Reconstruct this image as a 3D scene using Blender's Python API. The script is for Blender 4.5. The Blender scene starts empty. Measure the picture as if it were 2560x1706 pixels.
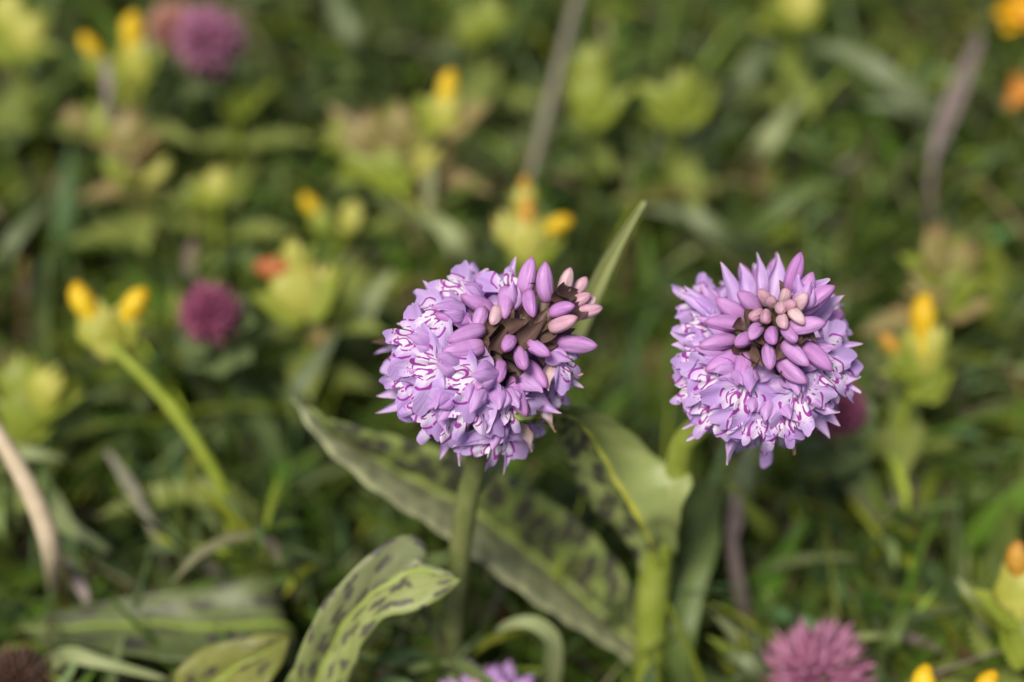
import bpy, math, random
import numpy as np
from mathutils import Vector, Matrix

R = math.radians
cm = 0.01
rng = random.Random(7)
nrg = np.random.default_rng(11)
scene = bpy.context.scene
col = scene.collection

# ------------------------------------------------------------------ camera
PITCH = R(48)
FOC = 0.36
CF = Vector((0, math.cos(PITCH), -math.sin(PITCH)))
CU = Vector((0, math.sin(PITCH), math.cos(PITCH)))
CR = Vector((1, 0, 0))
CP = Vector((0, 0, 0.16)) - CF * FOC
cam_d = bpy.data.cameras.new('camera')
cam = bpy.data.objects.new('camera', cam_d)
col.objects.link(cam)
cam.location = CP
cam.rotation_euler = (R(90) - PITCH, 0, 0)
cam_d.lens = 60
cam_d.sensor_width = 36
cam_d.clip_start = 0.01
cam_d.clip_end = 500
cam_d.dof.use_dof = True
cam_d.dof.focus_distance = 0.359
cam_d.dof.aperture_fstop = 4.1
cam_d.dof.aperture_blades = 9
scene.camera = cam

# ------------------------------------------------------------------ sky, sun, exposure
SUN_EL, SUN_AZ = R(62), R(212)           # azimuth from +Y, clockwise; light from behind the viewer, a little to the left
world = bpy.data.worlds.new('World')
scene.world = world
world.use_nodes = True
wn = world.node_tree.nodes
bg = wn['Background']
sky = wn.new('ShaderNodeTexSky')
sky.sky_type = 'NISHITA'
sky.sun_disc = False
sky.sun_elevation = SUN_EL
sky.sun_rotation = SUN_AZ
sky.air_density = 1.0
sky.dust_density = 3.0
world.node_tree.links.new(sky.outputs[0], bg.inputs[0])
bg.inputs[1].default_value = 0.06
sun_d = bpy.data.lights.new('sun', 'SUN')
sun_d.energy = 3.2
sun_d.angle = R(18)
sun_d.color = (1.0, 0.94, 0.82)
sun = bpy.data.objects.new('sun', sun_d)
col.objects.link(sun)
sd = Vector((math.sin(SUN_AZ) * math.cos(SUN_EL), math.cos(SUN_AZ) * math.cos(SUN_EL), math.sin(SUN_EL)))
sun.rotation_euler = sd.to_track_quat('Z', 'Y').to_euler()
sun.location = (-1, -0.5, 2)
scene.view_settings.view_transform = 'Standard'
scene.view_settings.look = 'None'
scene.view_settings.gamma = 1
scene.view_settings.use_curve_mapping = False
scene.view_settings.exposure = 0.50

# ------------------------------------------------------------------ helpers
SW = 36 / 60 / 2560
def at(px, py, depth):
    return CP + CF * depth + CR * ((px - 1280) * SW * depth) - CU * ((py - 853) * SW * depth)
def ray(px, py):
    return (CF + CR * ((px - 1280) * SW) - CU * ((py - 853) * SW))
def at_z(px, py, z):
    d = ray(px, py)
    return CP + d * ((z - CP.z) / d.z)
def imgdir(deg):
    return CR * math.cos(R(deg)) + CU * math.sin(R(deg))

W = {}
def put(o, parent, M):
    """link o under parent with world matrix M"""
    col.objects.link(o)
    W[o] = M.copy()
    if parent is None:
        o.matrix_world = M
    else:
        o.parent = parent
        o.matrix_local = W[parent].inverted() @ M
    return o
def root(name, loc, label, cat, group=None):
    o = bpy.data.objects.new(name, None)
    o.empty_display_size = 0.01
    put(o, None, Matrix.Translation(loc))
    o['label'] = label; o['category'] = cat
    if group: o['group'] = group
    return o
def mesh(name, verts, faces, mat, uvs=None, smooth=True, cols=None):
    me = bpy.data.meshes.new(name)
    me.from_pydata([tuple(v) for v in verts], [], faces)
    if uvs is not None:
        l = me.uv_layers.new(name='UVMap')
        vi = np.empty(len(me.loops), dtype=np.int32)
        me.loops.foreach_get('vertex_index', vi)
        l.data.foreach_set('uv', np.asarray(uvs, dtype=np.float32)[vi].ravel())
    if cols is not None:
        a = me.color_attributes.new('tint', 'FLOAT_COLOR', 'POINT')
        a.data.foreach_set('color', np.asarray(cols, dtype=np.float32).ravel())
    if mat is not None: me.materials.append(mat)
    if smooth: me.polygons.foreach_set('use_smooth', [True] * len(me.polygons))
    me.update()
    return me
def part(name, parent, me, M=None, origin=None):
    """a mesh given in world coordinates (M None) or in its own frame (M)"""
    o = bpy.data.objects.new(name, me)
    if M is None: M = Matrix.Translation(origin) if origin is not None else Matrix.Identity(4)
    return put(o, parent, M)
def wpart(name, parent, verts, faces, mat, uvs=None, cols=None):
    org = Vector(verts[0])
    me = mesh(name, [Vector(v) - org for v in verts], faces, mat, uvs, cols=cols)
    return part(name, parent, me, Matrix.Translation(org))
def grid_faces(nu, nv, off=0, wrap=False):
    f = []
    for j in range(nv - 1):
        for i in range(nu if wrap else nu - 1):
            i2 = (i + 1) % nu
            f.append((off + j*nu + i, off + j*nu + i2, off + (j+1)*nu + i2, off + (j+1)*nu + i))
    return f
def spline(pts, n):
    """Catmull-Rom through pts, n samples by chord length"""
    P = [Vector(p) for p in pts]
    if len(P) == 2: P = [P[0], (P[0] + P[1]) / 2, P[1]]
    P = [P[0]*2 - P[1]] + P + [P[-1]*2 - P[-2]]
    L = [0.0]
    for i in range(1, len(P) - 2): L.append(L[-1] + (P[i+1] - P[i]).length)
    out = []
    for k in range(n):
        s = L[-1] * k / (n - 1)
        i = 0
        while i < len(L) - 2 and L[i+1] < s: i += 1
        t = (s - L[i]) / max(1e-9, L[i+1] - L[i])
        a, b, c, d = P[i], P[i+1], P[i+2], P[i+3]
        out.append(0.5 * ((2*b) + (c - a)*t + (2*a - 5*b + 4*c - d)*t*t + (3*b - a - 3*c + d)*t**3))
    return out
def lerp_list(vals, n):
    x = np.linspace(0, len(vals) - 1, n)
    return np.interp(x, range(len(vals)), vals)
def tube_geo(pts, radii, n=24, seg=10, off=0, cap=True):
    C = spline(pts, n); rr = lerp_list(radii, n)
    V, F = [], []
    ref = None
    for k in range(n):
        t = (C[min(k+1, n-1)] - C[max(k-1, 0)]).normalized()
        if ref is None: ref = t.orthogonal().normalized()
        ref = (ref - t * ref.dot(t)).normalized()
        b = t.cross(ref)
        for i in range(seg):
            a = 2*math.pi*i/seg
            V.append(C[k] + (ref*math.cos(a) + b*math.sin(a)) * rr[k])
    F = grid_faces(seg, n, off, True)
    if cap:
        F.append(tuple(off + i for i in reversed(range(seg))))
        F.append(tuple(off + (n-1)*seg + i for i in range(seg)))
    return V, F
def tube(name, parent, pts, radii, mat, n=24, seg=10):
    V, F = tube_geo(pts, radii, n, seg)
    return wpart(name, parent, V, F, mat)
def loft3(name, parent, left, mid, right, mat, n=40, m=6, bulge=0.0008, thick=0.0005):
    A, B, Cc = spline(left, n), spline(mid, n), spline(right, n)
    V, U = [], []
    for k in range(n):
        nl = (B[k] - A[k]).cross(B[min(k+1, n-1)] - B[max(k-1, 0)])
        nr = (Cc[k] - B[k]).cross(B[min(k+1, n-1)] - B[max(k-1, 0)])
        nl = nl.normalized() if nl.length > 1e-12 else Vector((0, 0, 1))
        nr = nr.normalized() if nr.length > 1e-12 else Vector((0, 0, 1))
        for i in range(-m, m + 1):
            s = abs(i) / m
            e, nn = (A[k], nl) if i < 0 else (Cc[k], nr)
            p = B[k].lerp(e, s) + nn * (bulge * math.sin(math.pi * s) + 0.0004*math.sin(k*1.3 + i))
            V.append(p); U.append(((i / m + 1) / 2, k / (n - 1)))
    o = wpart(name, parent, V, grid_faces(2*m + 1, n), mat, U)
    if thick:
        md = o.modifiers.new('thickness', 'SOLIDIFY'); md.thickness = thick; md.offset = 0
    return o
def ribbon(name, parent, pts, widths, mat, n=26, m=2, facing=None, fold=0.25, thick=0.0003, twist=0.0):
    C = spline(pts, n); w = lerp_list(widths, n)
    V, U = [], []
    for k in range(n):
        t = (C[min(k+1, n-1)] - C[max(k-1, 0)]).normalized()
        up = (facing if facing is not None else (Vector((0, -0.6, 0.8))))
        side = t.cross(up)
        if side.length < 1e-4: side = t.orthogonal()
        side.normalize()
        nn = side.cross(t).normalized()
        if twist:
            side = (Matrix.Rotation(twist * (k/(n-1) - .5), 3, t) @ side); nn = side.cross(t).normalized()
        for i in range(-m, m + 1):
            s = i / m
            V.append(C[k] + side * (s * w[k] / 2) + nn * (abs(s) * w[k] / 2 * fold))
            U.append(((s + 1) / 2, k / (n - 1)))
    o = wpart(name, parent, V, grid_faces(2*m + 1, n), mat, U)
    if thick:
        md = o.modifiers.new('thickness', 'SOLIDIFY'); md.thickness = thick; md.offset = 0
    return o

# ------------------------------------------------------------------ materials
class S:
    """tiny wrapper: arithmetic on shader sockets"""
    def __init__(s, nt, k): s.nt, s.k = nt, k
    def m(s, op, *a):
        n = s.nt.nodes.new('ShaderNodeMath'); n.operation = op
        for i, x in enumerate((s,) + a):
            if isinstance(x, S): s.nt.links.new(x.k, n.inputs[i])
            else: n.inputs[i].default_value = x
        return S(s.nt, n.outputs[0])
    def __add__(s, o): return s.m('ADD', o)
    def __sub__(s, o): return s.m('SUBTRACT', o)
    def __mul__(s, o): return s.m('MULTIPLY', o)
    def __truediv__(s, o): return s.m('DIVIDE', o)
    def abs(s): return s.m('ABSOLUTE')
    def sqrt(s): return s.m('SQRT')
    def lt(s, o): return s.m('LESS_THAN', o)
    def gt(s, o): return s.m('GREATER_THAN', o)
    def mx(s, o): return s.m('MAXIMUM', o)
    def mn(s, o): return s.m('MINIMUM', o)
    def step(s, a, b):
        n = s.nt.nodes.new('ShaderNodeMapRange'); n.interpolation_type = 'SMOOTHSTEP'
        s.nt.links.new(s.k, n.inputs[0]); n.inputs[1].default_value = a; n.inputs[2].default_value = b
        return S(s.nt, n.outputs[0])
class Mat:
    def __init__(s, name):
        s.mat = bpy.data.materials.new(name); s.mat.use_nodes = True
        s.nt = s.mat.node_tree; s.b = s.nt.nodes['Principled BSDF']; s.out = s.nt.nodes['Material Output']
        s.b.inputs['Roughness'].default_value = 0.55
        s.b.inputs['Specular IOR Level'].default_value = 0.3
    def n(s, t, **kw):
        n = s.nt.nodes.new(t)
        for k, v in kw.items(): setattr(n, k, v)
        return n
    def uv(s):
        n = s.n('ShaderNodeTexCoord'); x = s.n('ShaderNodeSeparateXYZ')
        s.nt.links.new(n.outputs['UV'], x.inputs[0])
        return S(s.nt, x.outputs[0]), S(s.nt, x.outputs[1])
    def obj_random(s):
        return S(s.nt, s.n('ShaderNodeObjectInfo').outputs['Random'])
    def noise(s, scale, w=None, vec=None, detail=2.0, coord='Object', rough=.5):
        n = s.n('ShaderNodeTexNoise'); n.inputs['Scale'].default_value = scale; n.inputs['Detail'].default_value = detail
        n.inputs['Roughness'].default_value = rough
        if vec is None: vec = s.n('ShaderNodeTexCoord').outputs[coord]
        if w is not None:
            n.noise_dimensions = '4D'; s.nt.links.new(w.k, n.inputs['W'])
        s.nt.links.new(vec, n.inputs['Vector'])
        return S(s.nt, n.outputs['Fac'])
    def vec(s, x, y, z=0.0):
        n = s.n('ShaderNodeCombineXYZ')
        for i, q in enumerate((x, y, z)):
            if isinstance(q, S): s.nt.links.new(q.k, n.inputs[i])
            else: n.inputs[i].default_value = q
        return n.outputs[0]
    def mix(s, f, a, b):
        n = s.n('ShaderNodeMix'); n.data_type = 'RGBA'
        if isinstance(f, S): s.nt.links.new(f.k, n.inputs[0])
        else: n.inputs[0].default_value = f
        for i, x in ((6, a), (7, b)):
            if isinstance(x, tuple): n.inputs[i].default_value = (*x, 1)
            else: s.nt.links.new(x, n.inputs[i])
        return n.outputs[2]
    def ramp(s, f, stops):
        n = s.n('ShaderNodeValToRGB'); s.nt.links.new(f.k, n.inputs[0])
        e = n.color_ramp.elements
        while len(e) < len(stops): e.new(0.5)
        for i, (p, c) in enumerate(stops): e[i].position = p; e[i].color = (*c, 1)
        return n.outputs[0]
    def bump(s, h, strength=0.3, dist=0.0005):
        n = s.n('ShaderNodeBump'); n.inputs['Strength'].default_value = strength; n.inputs['Distance'].default_value = dist
        s.nt.links.new(h.k, n.inputs['Height']); s.nt.links.new(n.outputs[0], s.b.inputs['Normal'])
    def done(s, color, trans=0.3, tint=None):
        if isinstance(color, tuple): s.b.inputs['Base Color'].default_value = (*color, 1)
        else: s.nt.links.new(color, s.b.inputs['Base Color'])
        if trans:
            t = s.n('ShaderNodeBsdfTranslucent'); m = s.n('ShaderNodeMixShader'); m.inputs[0].default_value = trans
            if isinstance(color, tuple): t.inputs[0].default_value = (*color, 1)
            else: s.nt.links.new(color, t.inputs[0])
            s.nt.links.new(s.b.outputs[0], m.inputs[1]); s.nt.links.new(t.outputs[0], m.inputs[2])
            s.nt.links.new(m.outputs[0], s.out.inputs[0])
        return s.mat

def lip_material():
    M = Mat('orchid_lip')
    u, v = M.uv()
    r = M.obj_random()
    x0 = u * 2.0 - 1.0
    w = r * 37.0
    tex = M.vec(u * 2.0, v)
    nx = M.noise(2.6, w, tex, 1.0) - 0.5
    ny = M.noise(3.1, w + 9.0, tex, 1.0) - 0.5
    x = x0 + nx * 0.24
    y = v + ny * 0.18
    ax = x.abs()
    def ring(cx, cy, a, b, t):
        t = t * 0.62
        dx = (ax - cx) / a; dy = (y - cy) / b
        return (((dx*dx + dy*dy).sqrt() - 1.0).abs() * min(a, b)).step(t, t * 0.55)
    brk = M.noise(5.5, w + 3.0, tex, 1.0)
    brk2 = M.noise(7.0, w + 5.0, tex, 1.0)
    outer = ring(0.0, 0.36, 0.50, 0.36, 0.042) * y.lt(0.70) * brk.step(0.36, 0.41) * y.gt(0.14)
    inner = ring(0.13, 0.40, 0.085, 0.20, 0.046) * brk2.step(0.36, 0.42)
    mid = ring(0.0, 0.30, 0.32, 0.27, 0.036) * brk2.step(0.46, 0.52) * y.gt(0.12)
    ang = x / (y + 0.02)
    str_ = ((ang * 8.0).m('SINE')).step(0.55, 0.8) * y.step(0.06, 0.12) * y.step(0.36, 0.24) * (ang.abs().lt(1.3))
    dots = M.n('ShaderNodeTexVoronoi'); dots.voronoi_dimensions = '2D'; dots.inputs['Scale'].default_value = 9.0
    M.nt.links.new(M.vec(u * 2.0 + r * 11.0, v), dots.inputs['Vector'])
    dt = S(M.nt, dots.outputs['Distance']).step(0.24, 0.16) * y.step(0.5, 0.62) * y.step(0.82, 0.72) * ax.lt(0.55) * brk.step(0.5, 0.55)
    mark = outer.mx(inner).mx(mid).mx(str_ * 0.85).mx(dt)
    rad = (x0*x0*0.9 + (v - 0.35)*(v - 0.35)*1.5).sqrt()
    base = M.mix((rad + nx*.3).step(0.16, 0.62), (0.86, 0.77, 0.90), (0.53, 0.325, 0.73))
    base = M.mix(r.m('MULTIPLY', 0.2), base, (0.86, 0.79, 0.90))
    vein = M.noise(9.0, w, M.vec(ang * 1.4, v * 0.25), 2.0)
    base = M.mix(vein.step(0.5, 0.7) * 0.3, base, (0.52, 0.31, 0.74))
    c = M.mix(mark * 0.95, base, (0.33, 0.015, 0.34))
    M.bump(vein, 0.4, 0.0006)
    return M.done(c, 0.3)
def petal_material(name, a, b, tip, white=0.0):
    M = Mat(name)
    u, v = M.uv(); r = M.obj_random()
    vein = M.noise(5.0, r * 30.0, M.vec(u * 2.6, v * 0.35), 2.0)
    blot = M.noise(1.6, r * 50.0, M.vec(u, v), 2.0)
    c = M.mix(blot.step(0.35, 0.65), a, b)
    c = M.mix(r.step(0.0, 1.0) * 0.5, c, b)
    c = M.mix(vein.step(0.5, 0.72) * 0.35, c, (a[0]*.72, a[1]*.55, a[2]*.82))
    c = M.mix(v.step(0.78, 1.0) * 0.6, c, tip)
    M.bump(vein, 0.35, 0.0005)
    M.b.inputs['Roughness'].default_value = 0.42
    return M.done(c, 0.28)
def bud_material(name, a, b, base):
    M = Mat(name)
    u, v = M.uv(); r = M.obj_random()
    vein = M.noise(3.2, r * 30.0, M.vec(u * 6.0, v * 0.6), 1.5)
    c = M.mix(r, a, b)
    c = M.mix(vein.step(0.45, 0.75) * 0.32, c, (a[0]*.72, a[1]*.5, a[2]*.78))
    c = M.mix(v.step(0.35, 0.0) * 0.75, c, base)
    M.bump(vein, 0.4, 0.0006)
    M.b.inputs['Roughness'].default_value = 0.45
    blot = M.noise(1.3, r * 17.0, M.vec(u * 2.0, v * 1.5), 3.0)
    c = M.mix(blot.step(0.42, 0.75) * 0.4, c, (a[0]*.62, a[1]*.42, a[2]*.60))
    c = M.mix(v.step(.86, 1.0) * .5, c, (a[0]*.8, a[1]*.5, a[2]*.6))
    return M.done(c, 0.18)
def leaf_material(name, a, b, trans=0.25, spots=0.0, su=3.0, sv=10.0, plain_right=False, dark=(0.055, 0.046, 0.048), mid=(0.30, 0.40, 0.05), midrib=True, lit_left=False, shade_wash=False):
    M = Mat(name)
    u, v = M.uv(); r = M.obj_random()
    n = M.noise(3.0, r * 40.0, M.vec(u * 1.5, v * 4.0), 3.0)
    vein = M.noise(1.0, r * 20.0, M.vec(u * 34.0, v * 3.0), 1.0)
    c = M.mix(n.step(0.3, 0.7), a, b)
    c = M.mix(vein.step(0.5, 0.7) * 0.25, c, (a[0]*.6, a[1]*.65, a[2]*.6))
    if spots:
        vo = M.n('ShaderNodeTexVoronoi'); vo.voronoi_dimensions = '2D'; vo.inputs['Scale'].default_value = 1.0; vo.inputs['Randomness'].default_value = 0.8
        wob = (M.noise(5.0, None, M.vec(u * 2.0, v * 6.0), 2.0) - 0.5) * 0.9
        M.nt.links.new(M.vec(u * su + wob, v * sv + wob), vo.inputs['Vector'])
        f = (S(M.nt, vo.outputs['Distance']) + (M.noise(9.0, None, M.vec(u * 2.5, v * 9.0), 3.0) - .5) * .5).step(spots, spots * 0.6)
        big = M.noise(2.2, None, M.vec(u * 1.3 + 4.0, v * 4.0), 1.0).step(0.1, 0.35)
        f = f * big * 0.88
        if lit_left:
            c = M.mix(u.step(.52, .46) * .7, c, (0.48, 0.48, 0.29)); f = f * (u.step(.46, .54) * .6 + .4)  # lit sheen of this half painted as a paler colour with fainter spots
        if shade_wash: c = M.mix(v.step(.5, .85) * u.step(.5, .35) * .55, c, (0.15, 0.16, 0.11))  # purple-grey tinge, with the upper half's shading painted in
        if plain_right: f = f * u.step(0.58, 0.48)
        f = f * (u - 0.5).abs().step(0.03, 0.06)
        c = M.mix(f, c, dark)
    if midrib: c = M.mix((u - 0.5).abs().step(0.045, 0.012) * 0.75, c, mid)
    M.bump(vein, 0.25, 0.0004)
    M.b.inputs['Roughness'].default_value = 0.42
    return M.done(c, trans)
def simple_material(name, a, b, scale=300.0, rough=0.55, trans=0.15):
    M = Mat(name); r = M.obj_random()
    n = M.noise(scale, r * 20.0, None, 3.0)
    c = M.mix(n.step(0.3, 0.7), a, b)
    M.b.inputs['Roughness'].default_value = rough
    M.bump(n, 0.2, 0.0004)
    return M.done(c, trans)
def tint_material(name, trans=0.3, rough=0.5, spec=0.3):
    M = Mat(name)
    a = M.n('ShaderNodeVertexColor'); a.layer_name = 'tint'
    n = M.noise(220.0, None, None, 2.0)
    c = M.mix(n.step(0.35, 0.7) * 0.35, a.outputs[0], (0.14, 0.17, 0.03))
    M.b.inputs['Roughness'].default_value = rough
    M.b.inputs['Specular IOR Level'].default_value = spec
    return M.done(c, trans)

m_lip = lip_material()
m_hood = petal_material('orchid_petal', (0.54, 0.29, 0.66), (0.64, 0.39, 0.74), (0.62, 0.35, 0.65))
m_sepal = petal_material('orchid_sepal', (0.55, 0.345, 0.72), (0.68, 0.49, 0.80), (0.76, 0.59, 0.70))
m_bud = bud_material('orchid_bud', (0.53, 0.24, 0.58), (0.61, 0.34, 0.68), (0.32, 0.13, 0.28))
m_budpale = bud_material('orchid_young_bud', (0.62, 0.35, 0.46), (0.73, 0.52, 0.54), (0.40, 0.28, 0.20))
m_wither = petal_material('withered_petal', (0.72, 0.60, 0.76), (0.62, 0.42, 0.30), (0.50, 0.28, 0.10))
m_bract = petal_material('orchid_bract', (0.105, 0.060, 0.050), (0.17, 0.105, 0.085), (0.20, 0.12, 0.09))
m_ovary = simple_material('orchid_ovary', (0.16, 0.10, 0.11), (0.22, 0.16, 0.11), 500)
m_rachis = simple_material('orchid_rachis', (0.08, 0.055, 0.035), (0.12, 0.09, 0.045), 400)
m_stemo = simple_material('orchid_stem', (0.22, 0.28, 0.03), (0.31, 0.36, 0.07), 250, 0.5)
m_stemg = simple_material('orchid_stem_shaded', (0.17, 0.20, 0.06), (0.25, 0.27, 0.10), 250, 0.5)  # shaded copy of the stem green, the shade mixed into its colour

# ------------------------------------------------------------------ ground
def ground():
    n = 61
    xs = np.sign(np.linspace(-1, 1, n)) * np.abs(np.linspace(-1, 1, n))**4 * 120
    V = [(x, y + 0.1, (0.004*math.sin(31*x + 3*y) + 0.004*math.sin(27*y)) * math.exp(-(x*x + y*y)/4) - 0.004) for y in xs for x in xs]
    M = Mat('mossy_soil')
    a = M.noise(30.0, None, None, 6.0); b = M.noise(140.0, None, None, 4.0)
    c = M.mix(a.step(0.35, 0.65), (0.030, 0.030, 0.012), (0.045, 0.060, 0.018))
    c = M.mix(b.step(0.5, 0.75) * 0.6, c, (0.07, 0.055, 0.03))
    M.b.inputs['Roughness'].default_value = 0.9
    M.bump(b, 0.8, 0.004)
    o = part('ground', None, mesh('ground', V, grid_faces(n, n), M.done(c, 0)))
    o['kind'] = 'structure'; o['label'] = 'dark mossy meadow soil under the plants'
ground()

# ------------------------------------------------------------------ orchid pieces (own frames, metres)
def lip_mesh(seed):
    q = random.Random(seed)
    nt, nr = 81, 15
    ph = [q.uniform(0, 6.28) for _ in range(5)]
    asym = q.uniform(-.06, .06); cl = q.uniform(.60, .78); sl = q.uniform(.60, .70)
    V, U = [], []
    for j in range(nr):
        s = j / (nr - 1)
        for i in range(nt):
            th = (i / (nt - 1) * 2 - 1) * R(112)
            a = abs(th)
            lobe_s = sl * math.exp(-((a - R(62)) / R(38))**2)
            lobe_c = cl * math.exp(-(a / R(17))**2)
            Rr = max(0.16, max(lobe_s, lobe_c) + 0.16 * math.exp(-((a - R(30))/R(22))**2))
            Rr = Rr * (1 + asym*math.sin(th))
            fr = 0.07*math.sin(9*th + ph[0]) + 0.045*math.sin(17*th + ph[1]) + .03*math.sin(27*th + ph[2])
            rr = s * Rr * (1 + fr * s**3)
            x, y = rr*math.sin(th), rr*math.cos(th)
            z = 0.10*s*(1 - s) - 0.30*x*x - 0.16*max(0, y)**2 + s**2*(0.07*math.sin(6*th + ph[3]) + 0.045*math.sin(12*th + ph[4]))
            z += -0.05*math.exp(-((x)/.08)**2)*(1 - s)
            V.append((x*cm, y*cm, z*cm)); U.append(((x/0.66 + 1)/2, y/0.76))
    return mesh('lip', V, grid_faces(nt, nr), m_lip, U)
def bud_mesh(seed, mat, sharp=1.0, nm='bud'):
    """egg with three seams, base at the origin, tip along +Y, length 1 cm, width about .52 cm"""
    q = random.Random(seed)
    seg, n = 24, 18
    ph = q.uniform(0, 6.28); bend = q.uniform(-.08, .08); b2 = q.uniform(-.08, .08)
    V, U = [], []
    for j in range(n):
        t = j / (n - 1)
        prof = (max(0.0, 1 - abs(2*t**.9 - .92)**2.5 / 1.24) ** .6) * (1 - 0.22*t**4*sharp)
        if j == 0: prof = 0.25
        if j == n - 1: prof = 0.12
        for i in range(seg):
            a = 2*math.pi*i/seg
            seam = 1 - 0.16*math.exp(-(math.sin(1.5*(a + ph + t*.6)) / .16)**2) * min(1, t*2.5)
            rr = 0.265 * prof * seam * (1 + 0.07*math.cos(3*a + ph*2 + 1.0))
            V.append(((rr*math.cos(a) + bend*math.sin(math.pi*t)) * cm, t*cm, (rr*math.sin(a)*.92 + b2*t*t) * cm))
            U.append((i/seg, t))
    F = grid_faces(seg, n, 0, True)
    F.append(tuple(reversed(range(seg)))); F.append(tuple((n-1)*seg + i for i in range(seg)))
    return mesh(nm, V, [tuple(reversed(f)) for f in F], mat, U)
def blade_mesh(seed, mat, width, cup, curl, nm, tip=0.06, wave=0.0):
    """lanceolate petal along +Y, 1 cm long, facing +Z"""
    q = random.Random(seed)
    n, m = 18, 4
    ph = q.uniform(0, 6.28); side = q.uniform(-.12, .12)
    V, U = [], []
    for j in range(n):
        t = j / (n - 1)
        w = width * (math.sin(math.pi * (0.12 + 0.88*t)**0.8)**0.8 if t < 1 else 0) * (1 - .25*t) + tip*(1 - t)*.6 + 0.012
        for i in range(-m, m + 1):
            s = i / m
            tw = wave*(t - .2)*(1.6 if ph > 3 else -1.6)
            ed = 1 + wave*.12*math.sin(17*t + ph + s)
            xx, zz = s*w/2*ed, cup*s*s*w + wave*.05*math.sin(11*t + ph*2)*s
            V.append(((xx*math.cos(tw) - zz*math.sin(tw) + side*t*t)*cm, t*cm, (zz*math.cos(tw) + xx*math.sin(tw) + curl*t*t + wave*.04*math.sin(6*t + ph))*cm))
            U.append(((s + 1)/2, t))
    return mesh(nm, V, grid_faces(2*m + 1, n), mat, U)

def hood_mesh(seed):
    """three overlapping cupped petals arching forward, base at the origin, tips along +Y"""
    q = random.Random(seed); V, F, U = [], [], []
    n, m = 16, 4
    for (off, w0, dz, ln, out) in ((-.17, .34, .0, .85, -.5), (.17, .34, .0, .9, .5), (0, .44, .06, 1.05, 0)):
        k0 = len(V); lift = q.uniform(-.06, .12); off += q.uniform(-.04, .04); ln *= q.uniform(.9, 1.1); tw = q.uniform(-.08, .08); ph = q.uniform(0, 6.28)
        for j in range(n):
            t = j/(n - 1)
            w = w0*(math.sin(math.pi*(.16 + .84*t)**.8)**.8 if t < 1 else 0)*(1 - .3*t) + .012
            for i in range(-m, m + 1):
                s_ = i/m
                x = off*(math.sin(math.pi*min(1, t*.85 + .1))) + s_*w/2*math.cos(out*.9) + tw*t*t
                z = dz + .17*math.sin(math.pi*t*.8) + lift*t*t - .42*w*s_*s_ - s_*w/2*math.sin(out*.8) + .03*math.sin(9*t + ph)*s_
                V.append((x*cm, t*ln*cm, z*cm)); U.append(((s_ + 1)/2, t))
        F += grid_faces(2*m + 1, n, k0)
    return mesh('hood', V, F, m_hood, U)
LIPS = [lip_mesh(100 + i) for i in range(7)]
HOODS = [hood_mesh(200 + i) for i in range(5)]
BUDS = [bud_mesh(300 + i, m_bud) for i in range(5)]
YBUDS = [bud_mesh(400 + i, m_budpale, .6) for i in range(4)]
SEPALS = [blade_mesh(500 + i, m_sepal, .40 + .03*(i % 3), .45 + .12*(i % 4), (-.34, -.15, .12, .30, .02, -.25, .38)[i], 'sepal', wave=.35 + .12*(i % 4)) for i in range(7)]
WITHER = [blade_mesh(600 + i, m_wither, .40, .5, (-.3, .3, .1)[i], 'sepal', wave=.8) for i in range(3)]
BRACTS = [blade_mesh(700 + i, m_bract, .30, .45, (-.18, .15, .05)[i], 'bract') for i in range(3)]

def frame(y, z, origin, sx=1, sy=1, sz=1):
    y = y.normalized(); x = y.cross(z).normalized(); z = x.cross(y).normalized()
    M = Matrix(((x.x*sx, y.x*sy, z.x*sz, origin.x), (x.y*sx, y.y*sy, z.y*sz, origin.y), (x.z*sx, y.z*sy, z.z*sz, origin.z), (0, 0, 0, 1)))
    return M

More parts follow.
